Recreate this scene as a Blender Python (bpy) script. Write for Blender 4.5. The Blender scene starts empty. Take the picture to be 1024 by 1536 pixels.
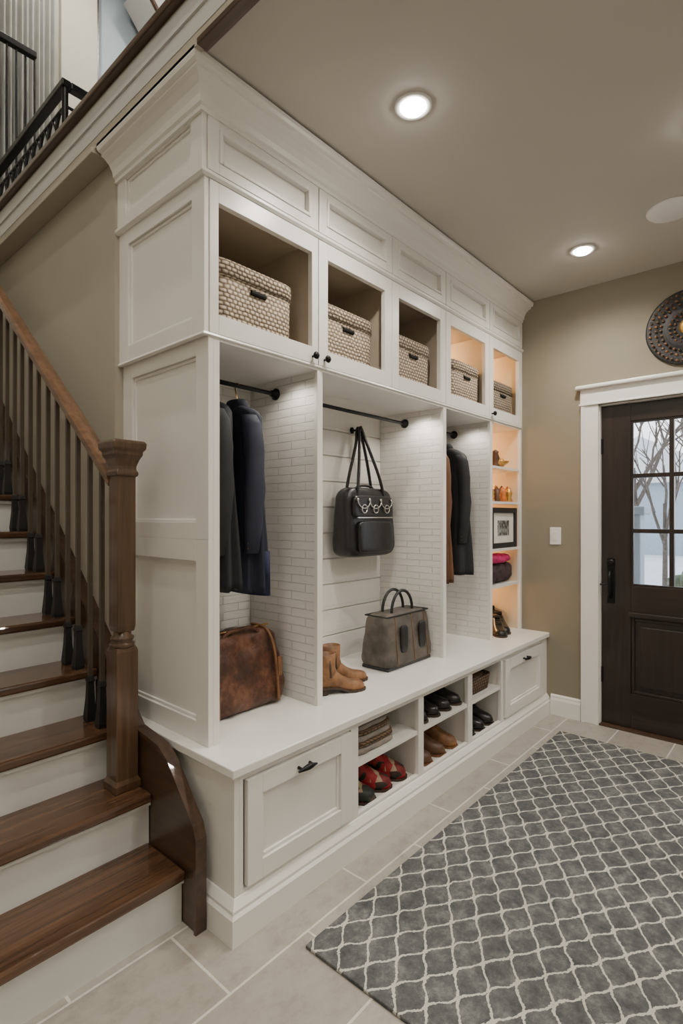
import bpy, bmesh, math, random
from mathutils import Vector, Matrix, noise
random.seed(4)
C = bpy.context
SC = C.scene
COL = SC.collection

# ------------------------------------------------------------ materials
class NB:
    def __init__(s, name):
        s.m = bpy.data.materials.new(name); s.m.use_nodes = True
        s.nt = s.m.node_tree; s.b = s.nt.nodes['Principled BSDF']
        s.out = s.nt.nodes['Material Output']
    def n(s, t, **k):
        x = s.nt.nodes.new(t)
        for a, v in k.items(): setattr(x, a, v)
        return x
    def put(s, sock, v):
        if hasattr(v, 'links') or isinstance(v, bpy.types.NodeSocket): s.nt.links.new(v, sock)
        else: sock.default_value = v
    def math(s, op, a, b=0.0, clamp=False):
        x = s.n('ShaderNodeMath', operation=op, use_clamp=clamp)
        s.put(x.inputs[0], a); s.put(x.inputs[1], b); return x.outputs[0]
    def obj(s):
        return s.n('ShaderNodeTexCoord').outputs['Object']
    def mapping(s, v, scale=(1,1,1), rot=(0,0,0)):
        x = s.n('ShaderNodeMapping'); s.put(x.inputs['Vector'], v)
        x.inputs['Scale'].default_value = scale; x.inputs['Rotation'].default_value = rot
        return x.outputs[0]
    def noise(s, v, scale=5, detail=4, rough=.5):
        x = s.n('ShaderNodeTexNoise'); s.put(x.inputs['Vector'], v)
        x.inputs['Scale'].default_value = scale; x.inputs['Detail'].default_value = detail
        x.inputs['Roughness'].default_value = rough; return x.outputs['Fac']
    def ramp(s, f, stops):
        x = s.n('ShaderNodeValToRGB'); s.put(x.inputs[0], f)
        e = x.color_ramp.elements
        while len(e) < len(stops): e.new(.5)
        for i, (p, c) in enumerate(stops):
            e[i].position = p; e[i].color = (*c, 1)
        return x.outputs[0]
    def mix(s, f, a, b):
        x = s.n('ShaderNodeMix', data_type='RGBA')
        s.put(x.inputs[0], f)
        s.put(x.inputs[6], a if not isinstance(a, tuple) else (*a, 1))
        s.put(x.inputs[7], b if not isinstance(b, tuple) else (*b, 1)); return x.outputs[2]
    def bump(s, h, strength=.3, dist=.01):
        x = s.n('ShaderNodeBump'); s.put(x.inputs['Height'], h)
        x.inputs['Strength'].default_value = strength; x.inputs['Distance'].default_value = dist
        s.nt.links.new(x.outputs[0], s.b.inputs['Normal'])
    def sep(s, v):
        x = s.n('ShaderNodeSeparateXYZ'); s.put(x.inputs[0], v); return x.outputs
    def comb(s, a, b, c=0.0):
        x = s.n('ShaderNodeCombineXYZ'); s.put(x.inputs[0], a); s.put(x.inputs[1], b); s.put(x.inputs[2], c); return x.outputs[0]

def simple(name, col, rough=.5, metal=0, var=.06, nscale=12, bump=0.0, bscale=60, coat=0, spec=None):
    N = NB(name); o = N.obj()
    f = N.noise(o, nscale, 3)
    d = tuple(max(0, c*(1-var)) for c in col); l = tuple(min(1, c*(1+var)) for c in col)
    N.put(N.b.inputs['Base Color'], N.ramp(f, [(.3, d), (.7, l)]))
    N.b.inputs['Roughness'].default_value = rough; N.b.inputs['Metallic'].default_value = metal
    if coat: N.b.inputs['Coat Weight'].default_value = coat
    if spec is not None: N.b.inputs['Specular IOR Level'].default_value = spec
    if bump: N.bump(N.noise(o, bscale, 4), bump, .004)
    return N.m

def wood(name, dark, light, axis=0, rough=.3, coat=.2):
    N = NB(name); o = N.obj()
    sc = [28, 28, 28]; sc[axis] = 1.6
    f = N.noise(N.mapping(o, tuple(sc)), 1.6, 6, .6)
    N.put(N.b.inputs['Base Color'], N.ramp(f, [(.3, dark), (.55, tuple((a+b)/2 for a, b in zip(dark, light))), (.75, light)]))
    N.b.inputs['Roughness'].default_value = rough; N.b.inputs['Coat Weight'].default_value = coat
    N.bump(f, .12, .003); return N.m

def emis(name, col, s):
    N = NB(name); N.b.inputs['Base Color'].default_value = (*col, 1)
    N.b.inputs['Emission Color'].default_value = (*col, 1); N.b.inputs['Emission Strength'].default_value = s
    return N.m

def brickbump(name, col, ax, bw=.22, bh=.045, strength=.5, ms=.0025, dk=.25):
    N = NB(name); o = N.sep(N.obj()); v = N.comb(o[ax], o[2])
    b = N.n('ShaderNodeTexBrick'); N.put(b.inputs['Vector'], v)
    b.inputs['Scale'].default_value = 1; b.inputs['Brick Width'].default_value = bw
    b.inputs['Row Height'].default_value = bh; b.inputs['Mortar Size'].default_value = ms
    b.inputs['Mortar Smooth'].default_value = .5
    nz = N.noise(N.comb(N.math('MULTIPLY', o[ax], .35), o[2]), 45, 4)
    h = N.math('SUBTRACT', N.math('MULTIPLY', nz, .7), b.outputs['Fac'])
    N.put(N.b.inputs['Base Color'], N.mix(N.math('MULTIPLY', b.outputs['Fac'], dk), col, tuple(c*.72 for c in col)))
    N.b.inputs['Roughness'].default_value = .45
    N.bump(h, strength, .005); return N.m

M = {}
WH = (.79, .77, .735)
M['white'] = simple('painted_white', WH, .32, var=.015, nscale=3)
M['counter'] = simple('counter_white', (.81, .795, .765), .22, var=.01)
M['trimw'] = simple('trim_white', (.80, .79, .765), .35, var=.01)
M['fascia'] = simple('fascia_grey', (.56, .555, .54), .4, var=.01)
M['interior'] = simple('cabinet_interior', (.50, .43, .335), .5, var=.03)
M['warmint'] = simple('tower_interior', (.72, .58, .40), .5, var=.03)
M['brickY'] = brickbump('painted_brick_side', WH, 1, .17, .036, .9, dk=.4)
M['brickX'] = brickbump('painted_brick_back', WH, 0, .17, .036, .9, dk=.4)
M['plankX'] = brickbump('painted_plank_back', WH, 0, .5, .14, .3)
M['ceil'] = simple('ceiling_paint', (.50, .475, .43), .8, var=.02, nscale=1.5)
M['wall'] = simple('khaki_wall', (.25, .222, .165), .75, var=.05, nscale=1.5, bump=.04, bscale=200)
M['wall2'] = simple('beige_stair_wall', (.40, .365, .30), .75, var=.04, nscale=1.5)
M['riser'] = simple('riser_white', (.70, .705, .685), .4, var=.02)
M['tread'] = wood('walnut_tread', (.038, .018, .010), (.15, .076, .038), 0, .22, .4)
M['post'] = wood('newel_wood', (.052, .028, .015), (.155, .085, .045), 2, .3, .3)
M['balu'] = simple('baluster_bronze', (.085, .064, .048), .4, .15, var=.1)
M['rail'] = wood('rail_wood', (.11, .058, .030), (.27, .15, .085), 1, .28, .3)
M['skirt'] = wood('skirt_wood', (.040, .022, .013), (.10, .055, .032), 1, .3, .3)
M['doorw'] = wood('door_wood', (.010, .006, .005), (.032, .019, .014), 2, .35, .2)
M['doorh'] = wood('door_wood_rail', (.010, .006, .005), (.032, .019, .014), 1, .35, .2)
M['black'] = simple('black_iron', (.012, .012, .013), .35, .6, var=.1)
M['blackm'] = simple('black_matte', (.012, .012, .013), .55, var=.1)
M['steel'] = simple('steel', (.6, .58, .55), .25, 1, var=.05)
M['brass'] = simple('brass', (.65, .42, .15), .25, 1, var=.1)
M['blkleather'] = simple('black_leather', (.010, .010, .011), .26, var=.2, bump=.35, bscale=140)
M['navy'] = simple('navy_cloth', (.017, .021, .040), .8, var=.2, bump=.2, bscale=300)
M['charcoal'] = simple('charcoal_cloth', (.013, .014, .017), .8, var=.2, bump=.2, bscale=300)
M['bluecloth'] = simple('dark_blue_lining', (.010, .016, .06), .7, var=.1)
M['brownc'] = simple('brown_cloth', (.13, .06, .027), .8, var=.15)
M['tan'] = simple('tan_suede', (.21, .10, .04), .5, var=.4, nscale=25, bump=.2)
M['tanstrap'] = simple('tan_strap', (.19, .085, .033), .5, var=.2, nscale=25)
M['sole'] = simple('shoe_sole', (.045, .028, .018), .6)
M['brownshoe'] = simple('brown_shoe', (.10, .045, .022), .4, var=.2)
M['blkshoe'] = simple('black_shoe', (.012, .011, .011), .25, var=.2)
M['greytote'] = simple('grey_suede', (.095, .083, .068), .7, var=.45, nscale=14, bump=.3, bscale=90)
M['dark'] = simple('hollow_shade', (.008, .008, .008), .9)  # near-black stand-in for shade in drawer gaps, basket slots and shoe openings
M['greycloth'] = simple('grey_folded_cloth', (.26, .23, .20), .85, var=.2, bump=.2)
M['pink'] = simple('pink_cloth', (.62, .03, .18), .75, var=.35, nscale=40)
M['darkcloth'] = simple('dark_plum_cloth', (.05, .03, .035), .8, var=.3, nscale=30)
M['paper'] = simple('mat_board', (.75, .73, .68), .8)
M['plast'] = simple('white_plastic', (.80, .80, .78), .35, var=.01)
M['orange'] = simple('orange_ceramic', (.55, .16, .03), .35, var=.3, nscale=40)
M['gold'] = simple('gold_trinket', (.62, .36, .10), .3, .8, var=.2)
M['bulb'] = emis('lamp_face', (1, .93, .82), 70)
M['led'] = emis('led_strip', (1, .66, .32), 8)
M['bluew'] = simple('pale_blue_wall', (.38, .46, .52), .7, var=.03)
M['cream'] = simple('cream_wall', (.58, .56, .48), .7, var=.03)
M['curt'] = simple('silver_curtain', (.42, .42, .40), .45, var=.1, nscale=6)
M['snow'] = simple('pale_paving', (.62, .63, .64), .8, var=.1, nscale=2)
M['bark'] = simple('tree_bark', (.10, .08, .065), .9, var=.3, nscale=20, bump=.5)
M['leaf'] = simple('evergreen_leaf', (.09, .11, .06), .8, var=.5, nscale=14, bump=.8, bscale=30)
M['siding'] = simple('grey_siding', (.30, .36, .41), .7, var=.08)

N = NB('patina_leather'); o = N.obj()
f = N.noise(o, 9, 8, .68)
N.put(N.b.inputs['Base Color'], N.ramp(f, [(.30, (.014, .006, .004)), (.5, (.075, .027, .013)), (.75, (.24, .105, .055))]))
N.b.inputs['Roughness'].default_value = .24
N.bump(N.noise(o, 30, 7, .7), .6, .012); M['leather'] = N.m
N = NB('red_floral_fabric'); o = N.obj()
v = N.n('ShaderNodeTexVoronoi'); v.inputs['Scale'].default_value = 40; N.put(v.inputs['Vector'], o)
N.put(N.b.inputs['Base Color'], N.ramp(v.outputs['Color'], [(.2, (.012, .016, .010)), (.42, (.36, .010, .016)), (.6, (.28, .01, .015)), (.75, (.42, .30, .20))]))
N.b.inputs['Roughness'].default_value = .6; M['floral'] = N.m
N = NB('dark_floral_fabric'); o = N.obj()
v = N.n('ShaderNodeTexVoronoi'); v.inputs['Scale'].default_value = 44; N.put(v.inputs['Vector'], o)
N.put(N.b.inputs['Base Color'], N.ramp(v.outputs['Color'], [(.3, (.010, .014, .010)), (.5, (.03, .035, .02)), (.65, (.28, .02, .03)), (.8, (.30, .24, .14))]))
N.b.inputs['Roughness'].default_value = .6; M['dfloral'] = N.m
N = NB('photo_print'); o = N.obj()
N.put(N.b.inputs['Base Color'], N.ramp(N.noise(o, 32, 5, .7), [(.4, (.01, .01, .01)), (.6, (.35, .35, .33))])); M['photo'] = N.m
def weave_mat(name, dark, light, p=.023):
    N = NB(name); dn = N.n('ShaderNodeTexNoise'); N.put(dn.inputs['Vector'], N.obj()); dn.inputs['Scale'].default_value = 18
    vm = N.n('ShaderNodeVectorMath', operation='MULTIPLY_ADD'); N.put(vm.inputs[0], dn.outputs['Color']); vm.inputs[1].default_value = (.010,)*3; N.put(vm.inputs[2], N.obj())
    o = N.sep(vm.outputs[0])
    u = N.math('ADD', o[0], o[1]); row = N.math('FLOOR', N.math('DIVIDE', o[2], p*.7))
    uu = N.math('MULTIPLY', N.math('ADD', N.math('DIVIDE', u, p), N.math('MULTIPLY', row, .5)), math.pi)
    vv = N.math('MULTIPLY', N.math('DIVIDE', o[2], p*.7), math.pi)
    h = N.math('MULTIPLY', N.math('ABSOLUTE', N.math('SINE', uu)), N.math('ABSOLUTE', N.math('SINE', vv)))
    nz = N.noise(N.obj(), 80, 4, .7)
    h2 = N.math('ADD', N.math('MULTIPLY', h, .75), N.math('MULTIPLY', nz, .4))
    N.put(N.b.inputs['Base Color'], N.ramp(h2, [(.18, dark), (.5, tuple((a*.4+b*.6) for a, b in zip(dark, light))), (.85, light)]))  # colour darkens between strands: shade of the gaps put into the weave
    N.b.inputs['Roughness'].default_value = .8; N.bump(h2, 1.0, .008); return N.m
M['weave'] = weave_mat('seagrass_weave', (.12, .075, .045), (.64, .54, .42))
M['weave2'] = weave_mat('grey_weave', (.08, .06, .045), (.44, .37, .28))
M['weave3'] = weave_mat('dark_weave', (.03, .018, .01), (.22, .14, .08))
# floor tile
N = NB('stone_tile'); o = N.obj()
b = N.n('ShaderNodeTexBrick'); N.put(b.inputs['Vector'], N.mapping(o)); b.inputs['Scale'].default_value = 1
b.inputs['Brick Width'].default_value = .61; b.inputs['Row Height'].default_value = .305
b.inputs['Mortar Size'].default_value = .0042; b.inputs['Mortar Smooth'].default_value = .1
b.inputs['Color1'].default_value = (.37, .345, .305, 1); b.inputs['Color2'].default_value = (.43, .405, .36, 1); b.inputs['Mortar'].default_value = (.68, .65, .60, 1)
st = N.ramp(N.noise(N.mapping(o, (1, 1.3, 1)), 9, 10, .78), [(.3, (.66, .645, .62)), (.5, (.90, .895, .885)), (.68, (1, 1, 1))])
mm = N.n('ShaderNodeMix', data_type='RGBA', blend_type='MULTIPLY'); mm.inputs[0].default_value = 1
N.put(mm.inputs[6], b.outputs['Color']); N.put(mm.inputs[7], st)
N.put(N.b.inputs['Base Color'], mm.outputs[2]); N.b.inputs['Roughness'].default_value = .38
N.bump(N.math('SUBTRACT', 1.0, b.outputs['Fac']), .3, .003); M['tile'] = N.m
# rug : ogee trellis
N = NB('trellis_rug'); co = N.obj()
dn = N.n('ShaderNodeTexNoise'); N.put(dn.inputs['Vector'], co); dn.inputs['Scale'].default_value = 22
vm = N.n('ShaderNodeVectorMath', operation='MULTIPLY_ADD'); N.put(vm.inputs[0], dn.outputs['Color'])
vm.inputs[1].default_value = (.016, .016, 0); N.put(vm.inputs[2], co)
o = N.sep(vm.outputs[0]); A_, B_ = .102, .155
cs = N.math('COSINE', N.math('MULTIPLY', o[0], 2*math.pi/B_))
cs = N.math('MULTIPLY', cs, .225)
def curve(sign, off):
    t = N.math('ADD', N.math('DIVIDE', o[1], A_), N.math('MULTIPLY', cs, sign))
    fr = N.math('FRACT', N.math('ADD', t, 50+off))
    return N.math('MULTIPLY', N.math('ABSOLUTE', N.math('SUBTRACT', fr, .5)), A_)
e = N.math('MINIMUM', curve(1, .5), curve(-1, 0.0))
ee = N.math('ADD', e, N.math('MULTIPLY', N.math('SUBTRACT', N.noise(co, 160, 3), .5), .012))
line = N.math('LESS_THAN', ee, .0042)
g = N.ramp(N.noise(co, 16, 9, .8), [(.32, (.060, .063, .066)), (.5, (.115, .118, .119)), (.70, (.25, .248, .24))])
N.put(N.b.inputs['Base Color'], N.mix(line, g, (.55, .53, .475)))
N.b.inputs['Roughness'].default_value = .95; N.b.inputs['Specular IOR Level'].default_value = .1
N.bump(N.math('ADD', N.math('MULTIPLY', line, .5), N.noise(co, 350, 2)), .6, .004); M['rug'] = N.m
# glass
N = NB('window_glass'); t = N.n('ShaderNodeBsdfTransparent'); gl = N.n('ShaderNodeBsdfGlossy'); gl.inputs['Roughness'].default_value = .02
mx = N.n('ShaderNodeMixShader'); mx.inputs[0].default_value = .06
N.nt.links.new(t.outputs[0], mx.inputs[1]); N.nt.links.new(gl.outputs[0], mx.inputs[2]); N.nt.links.new(mx.outputs[0], N.out.inputs[0]); M['glass'] = N.m

# ------------------------------------------------------------ geometry helpers
def empty(name):
    e = bpy.data.objects.new(name, None); COL.objects.link(e); e.empty_display_size = .05; return e
def mesh(name, vs, fs, mat, parent=None, smooth=False):
    me = bpy.data.meshes.new(name); me.from_pydata([tuple(v) for v in vs], [], fs); me.update()
    ob = bpy.data.objects.new(name, me); COL.objects.link(ob)
    if mat: me.materials.append(M[mat] if isinstance(mat, str) else mat)
    if smooth:
        for p in me.polygons: p.use_smooth = True
    if parent: ob.parent = parent
    return ob
def fixn(ob):
    bm = bmesh.new(); bm.from_mesh(ob.data); bmesh.ops.recalc_face_normals(bm, faces=bm.faces); bm.to_mesh(ob.data); bm.free(); return ob
def box(name, x0, x1, y0, y1, z0, z1, mat, parent=None, bev=.0):
    x0, x1 = sorted((x0, x1)); y0, y1 = sorted((y0, y1)); z0, z1 = sorted((z0, z1))
    v = [(x, y, z) for x in (x0, x1) for y in (y0, y1) for z in (z0, z1)]
    f = [(0, 1, 3, 2), (4, 6, 7, 5), (0, 4, 5, 1), (2, 3, 7, 6), (0, 2, 6, 4), (1, 5, 7, 3)]
    ob = mesh(name, v, f, mat, parent); fixn(ob)
    if bev:
        m = ob.modifiers.new('b', 'BEVEL'); m.width = bev; m.segments = 2; m.limit_method = 'ANGLE'
    return ob
def loft(name, rings, mat, parent=None, smooth=True, cap0=True, cap1=True):
    n = len(rings[0]); vs = [p for r in rings for p in r]; fs = []
    for i in range(len(rings)-1):
        for j in range(n):
            k = (j+1) % n; fs.append((i*n+j, i*n+k, (i+1)*n+k, (i+1)*n+j))
    if cap0: fs.append(tuple(range(n))[::-1])
    if cap1: fs.append(tuple((len(rings)-1)*n+j for j in range(n)))
    return fixn(mesh(name, vs, fs, mat, parent, smooth))
def ring(cx, cy, cz, a, b, n=24, p=2.0, plane='xy', fn=None):
    out = []
    for i in range(n):
        t = 2*math.pi*i/n; c, s = math.cos(t), math.sin(t)
        k = (abs(c)**p+abs(s)**p)**(-1/p); u, v = a*c*k, b*s*k
        if fn: q = fn(t); u *= q; v *= q
        if plane == 'xy': out.append((cx+u, cy+v, cz))
        elif plane == 'yz': out.append((cx, cy+u, cz+v))
        else: out.append((cx+u, cy, cz+v))
    return out
def lathe(name, prof, loc, mat, parent=None, n=28, axis='z', cap=True):
    rs = []
    for r, z in prof:
        rg = []
        for i in range(n):
            t = 2*math.pi*i/n; a, b = r*math.cos(t), r*math.sin(t)
            if axis == 'z': rg.append((loc[0]+a, loc[1]+b, loc[2]+z))
            elif axis == 'x': rg.append((loc[0]+z, loc[1]+a, loc[2]+b))
            else: rg.append((loc[0]+a, loc[1]+z, loc[2]+b))
        rs.append(rg)
    return loft(name, rs, mat, parent, cap0=cap, cap1=cap)
def tube(name, pts, r, mat, parent=None, cyc=False, nurbs=False, res=3):
    cu = bpy.data.curves.new(name, 'CURVE'); cu.dimensions = '3D'; cu.bevel_depth = r; cu.bevel_resolution = res; cu.use_fill_caps = True
    sp = cu.splines.new('NURBS' if nurbs else 'POLY'); sp.points.add(len(pts)-1)
    for i, p in enumerate(pts):
        sp.points[i].co = (p[0], p[1], p[2], 1)
        if len(p) > 3: sp.points[i].radius = p[3]
    sp.use_cyclic_u = cyc
    if nurbs: sp.use_endpoint_u = True; sp.order_u = 3
    ob = bpy.data.objects.new(name+'_c', cu); COL.objects.link(ob)
    dg = C.evaluated_depsgraph_get(); me = bpy.data.meshes.new_from_object(ob.evaluated_get(dg))
    bpy.data.objects.remove(ob); bpy.data.curves.remove(cu)
    o2 = bpy.data.objects.new(name, me); COL.objects.link(o2); me.materials.clear(); me.materials.append(M[mat])
    for p in me.polygons: p.use_smooth = True
    if parent: o2.parent = parent
    return o2
def soft(name, c, s, mat, parent=None, p=5, top=(1, 1), nz=.0, rot=0, cuts=9, fn=None, nsc=9):
    bm = bmesh.new(); bmesh.ops.create_cube(bm, size=2)
    bmesh.ops.subdivide_edges(bm, edges=bm.edges, cuts=cuts, use_grid_fill=True)
    R = Matrix.Rotation(rot, 3, 'Z'); seed = Vector((c[0]*7, c[1]*5, c[2]*3))
    for v in bm.verts:
        q = v.co; k = (abs(q.x)**p+abs(q.y)**p+abs(q.z)**p)**(1/p); q = q/k
        t = (q.z+1)/2; x = q.x*s[0]/2*(1+(top[0]-1)*t); y = q.y*s[1]/2*(1+(top[1]-1)*t); z = q.z*s[2]/2
        w = Vector((x, y, z))
        if fn: w = fn(w, q)
        if nz:
            w += q.normalized()*nz*noise.noise(w*nsc*3+seed)*(1 if q.z > -.9 else 0)
        v.co = R @ w + Vector(c)
    me = bpy.data.meshes.new(name); bm.to_mesh(me); bm.free()
    ob = bpy.data.objects.new(name, me); COL.objects.link(ob); me.materials.append(M[mat])
    for f in me.polygons: f.use_smooth = True
    if parent: ob.parent = parent
    return ob
def sweep(name, prof, path_fn, mat, parent=None):
    paths = [path_fn(o) for o, z in prof]; n = len(prof); k = len(paths[0]); vs = []
    for j in range(k):
        for i in range(n): vs.append((paths[i][j][0], paths[i][j][1], prof[i][1]))
    fs = []
    for j in range(k-1):
        for i in range(n):
            i2 = (i+1) % n; fs.append((j*n+i, j*n+i2, (j+1)*n+i2, (j+1)*n+i))
    fs.append(tuple(range(n))); fs.append(tuple((k-1)*n+i for i in range(n)))
    return fixn(mesh(name, vs, fs, mat, parent))
def extr(name, poly, x0, x1, mat, parent):
    n = len(poly); vs = [(x0, y, z) for y, z in poly]+[(x1, y, z) for y, z in poly]
    fs = [tuple(range(n)), tuple(range(2*n-1, n-1, -1))]+[(i, (i+1) % n, n+(i+1) % n, n+i) for i in range(n)]
    return fixn(mesh(name, vs, fs, mat, parent))
def light(name, kind, loc, e, col=(1, .91, .80), r=.04, spot=None, rot=(0, 0, 0), blend=.6, parent=None):
    L = bpy.data.lights.new(name, kind); L.energy = e; L.color = col
    if kind in ('POINT', 'SPOT'): L.shadow_soft_size = r
    if kind == 'SPOT': L.spot_size = spot; L.spot_blend = blend
    o = bpy.data.objects.new(name, L); COL.objects.link(o); o.location = loc; o.rotation_euler = rot
    if parent: o.parent = parent
    return o

# ------------------------------------------------------------ constants
XR = 3.66; YU = 1.54; YB = 1.365; CE = 2.82; BK = 1.98; WB = 2.14; CT = .545
# ------------------------------------------------------------ shell
box('floor', -1.7, 3.80, -2.5, 5.0, -.1, 0, 'tile')
box('wall_back', 1.13, 3.80, WB+.001, 2.26, 0, CE, 'wall2')
box('wall_stair', 1.03, 1.13, WB, 5.0, 0, CE, 'wall2')
wr = empty('wall_right')
box('wall_by_cabinet', XR, 3.80, 1.03, WB, 0, CE, 'wall', wr)
box('wall_over_door', XR, 3.80, .03, 1.03, 2.045, CE, 'wall', wr)
box('wall_far_side', XR, 3.80, -2.4, .03, 0, CE, 'wall', wr)
box('ceiling', .98, 3.80, -2.4, 5.0, CE, 2.98, 'ceil')
box('wall_left', -1.8, -1.7, -2.4, 5.0, 0, 6.6, 'cream')
box('wall_front', -1.8, 3.80, -2.5, -2.4, 0, 6.6, 'cream')
box('ceiling_stairwell', -1.8, 4.3, -2.5, 5.0, 6.6, 6.7, 'ceil')
box('wall_upstairs_right', 4.2, 4.3, -2.4, 4.92, 2.98, 6.6, 'bluew')
box('floor_upstairs_edge', 3.80, 4.3, -2.5, 5.0, 2.82, 2.98, 'ceil')
t1 = empty('trim_1')
box('fascia_board', .955, .98, -2.4, 4.9, CE-.02, 2.98, 'wall2', t1)
box('fascia_face', .953, .955, -2.4, 4.9, CE+.02, 2.97, 'fascia', t1)
box('fascia_cap', .925, 1.01, -2.4, 4.9, 2.98, 3.008, 'skirt', t1, .006)
box('fascia_edge_front', .945, .985, -2.4, 1.43, CE-.032, CE-.012, 'skirt', t1, .003)
box('fascia_edge_back', .945, 1.03, WB+.02, 4.9, CE-.035, CE-.012, 'wall2', t1, .003)
box('fascia_bead', .946, .956, -2.4, 4.9, 2.90, 2.91, 'fascia', t1)
bprof = [(0, 0), (.018, 0), (.018, .10), (.012, .115), (.012, .125), (0, .135)]
sweep('baseboard_right', bprof, lambda o: [(XR-o, 1.14), (XR-o, YB-.03)], 'trimw')
sweep('baseboard_far', bprof, lambda o: [(XR-o, -2.4), (XR-o, -.085)], 'trimw')

# ------------------------------------------------------------ shaker helper
def rect_frame(pre, parent, plane, pos, a0, a1, z0, z1, w, out, mat, depth=.02, bead=True, panel=True, rail=None, bw=.008, proud=0):
    rl = rail or w
    def B(n, u0, u1, q0, q1, d0, d1, m, bev=.0015):
        if plane == 'y': return box(pre+n, u0, u1, pos+d0, pos+d1, q0, q1, m, parent, bev)
        return box(pre+n, pos+d0, pos+d1, u0, u1, q0, q1, m, parent, bev)
    B('_stile_l', a0, a0+w, z0, z1, 0, depth, mat); B('_stile_r', a1-w, a1, z0, z1, 0, depth, mat)
    B('_rail_b', a0+w, a1-w, z0, z0+rl, 0, depth, mat); B('_rail_t', a0+w, a1-w, z1-rl, z1, 0, depth, mat)
    i0, i1, j0, j1 = a0+w, a1-w, z0+rl, z1-rl
    if bead:
        d = depth*.45 if not proud else -proud
        B('_bead_l', i0, i0+bw, j0, j1, d, depth, mat, .003); B('_bead_r', i1-bw, i1, j0, j1, d, depth, mat, .003)
        B('_bead_b', i0+bw, i1-bw, j0, j0+bw, d, depth, mat, .003); B('_bead_t', i0+bw, i1-bw, j1-bw, j1, d, depth, mat, .003)
    if panel: B('_panel', i0, i1, j0, j1, depth*.78, depth+.003, mat, 0)

def cup_pull(parent, x, y, z, w=.09):
    lathe('pull_post_a', [(.006, 0), (.004, -.02)], (x-w*.3, y, z), 'black', parent, 12, 'y')
    lathe('pull_post_b', [(.006, 0), (.004, -.02)], (x+w*.3, y, z), 'black', parent, 12, 'y')
    tube('pull_bar', [(x-w/2, y-.020, z-.004, .5), (x-w*.3, y-.024, z, 1.0), (x, y-.026, z+.002, 1.7), (x+w*.3, y-.024, z, 1.0), (x+w/2, y-.020, z-.004, .5)], .007, 'black', parent, nurbs=True)

# ------------------------------------------------------------ bench
be = empty('storage_bench'); XB = 1.04
box('counter_top', 1.02, XR, 1.345, WB, .515, CT, 'counter', be, .004)
box('end_panel_left', XB, XB+.02, YB, WB, .0, .515, 'white', be)
box('end_panel_right', XR-.02, XR, YB+.02, WB, 0, .515, 'white', be)
box('bench_deck', XB+.02, XR-.02, YB+.02, WB-.02, .10, .13, 'white', be)
box('bench_back', XB+.02, XR-.02, 2.0, 2.02, .13, .515, 'white', be)
base = [(0, 0), (.028, 0), (.028, .085), (.020, .095), (.020, .105), (.010, .120), (.004, .128), (0, .13)]
sweep('base_moulding', base, lambda o: [(XB-o, WB), (XB-o, YB-o), (XR, YB-o)], 'white', be)
st = [(1.0605, 1.075), (1.605, 1.65), (2.085, 2.128), (2.555, 2.603), (2.95, 2.985), (3.58, 3.66)]
for i, (a, b_) in enumerate(st): box('face_stile_%d' % i, a, b_, YB, YB+.02, .13, .515, 'white', be)
for i, (a, b_) in enumerate([(1.075, 1.605), (1.65, 2.085), (2.128, 2.555), (2.603, 2.95), (2.985, 3.58)]):
    box('face_rail_top_%d' % i, a, b_, YB, YB+.02, .492, .515, 'white', be)
    box('face_rail_bot_%d' % i, a, b_, YB, YB+.02, .128, .142, 'white', be)
for i, x in enumerate([1.6275, 2.1065, 2.579, 2.9675]): box('bench_divider_%d' % i, x-.012, x+.012, YB+.02, 2.0, .13, .515, 'white', be)
for i, (a, b_) in enumerate([(1.6395, 2.0945), (2.1185, 2.567), (2.591, 2.9555)]):
    box('bench_shelf_%d' % i, a, b_, YB+.006, 2.0, .325, .345, 'white', be)
rect_frame('drawer_a', be, 'y', YB-.012, 1.085, 1.597, .148, .488, .062, 0, 'white', .022, bw=.012)
rect_frame('drawer_b', be, 'y', YB-.012, 2.993, 3.572, .148, .488, .062, 0, 'white', .022, bw=.012)
box('gap_shade_a', 1.077, 1.603, YB+.016, YB+.019, .143, .492, 'dark', be); box('gap_shade_b', 2.986, 3.579, YB+.016, YB+.019, .143, .492, 'dark', be)  # near-black sheets painting the shade in the gaps around the drawers
cup_pull(be, 1.335, YB-.012, .452); cup_pull(be, 3.27, YB-.012, .452)

# ------------------------------------------------------------ locker cabinet
cab = empty('mudroom_locker_cabinet')
XL, XC, XF = 1.065, 1.048, 1.04
box('side_core', XL+.018, XL+.036, YU+.022, WB, CT, 1.95, 'white', cab)
rect_frame('side_lower', cab, 'x', XL, YU, WB, CT, 1.25, .075, 0, 'white', .02, rail=.075, bw=.012)
rect_frame('side_upper', cab, 'x', XL, YU, WB, 1.25, 1.95, .075, 0, 'white', .02, rail=.06, bw=.012)
box('cubby_side_core', XC+.018, XC+.04, YU+.024, WB, 1.95, 2.49, 'white', cab)
rect_frame('cubby_side', cab, 'x', XC, YU, WB, 1.95, 2.49, .075, 0, 'white', .02, rail=.065, bw=.012)
rect_frame('frieze_side', cab, 'x', XF, YU, WB, 2.49, 2.74, .07, 0, 'white', .02, rail=.055, bw=.012)
box('frieze_core', XF+.021, XR, YU+.019, WB, 2.492, 2.80, 'white', cab)
box('frieze_head', XF+.0205, XR, YU, YU+.02, 2.70, 2.78, 'white', cab)
sweep('ledge_moulding', [(-.01, 2.480), (.006, 2.480), (.014, 2.488), (.014, 2.498), (.004, 2.506), (-.01, 2.506)],
      lambda o: [(XC-.004-o, WB), (XC-.004-o, YU-o), (XR, YU-o)], 'white', cab)
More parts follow.
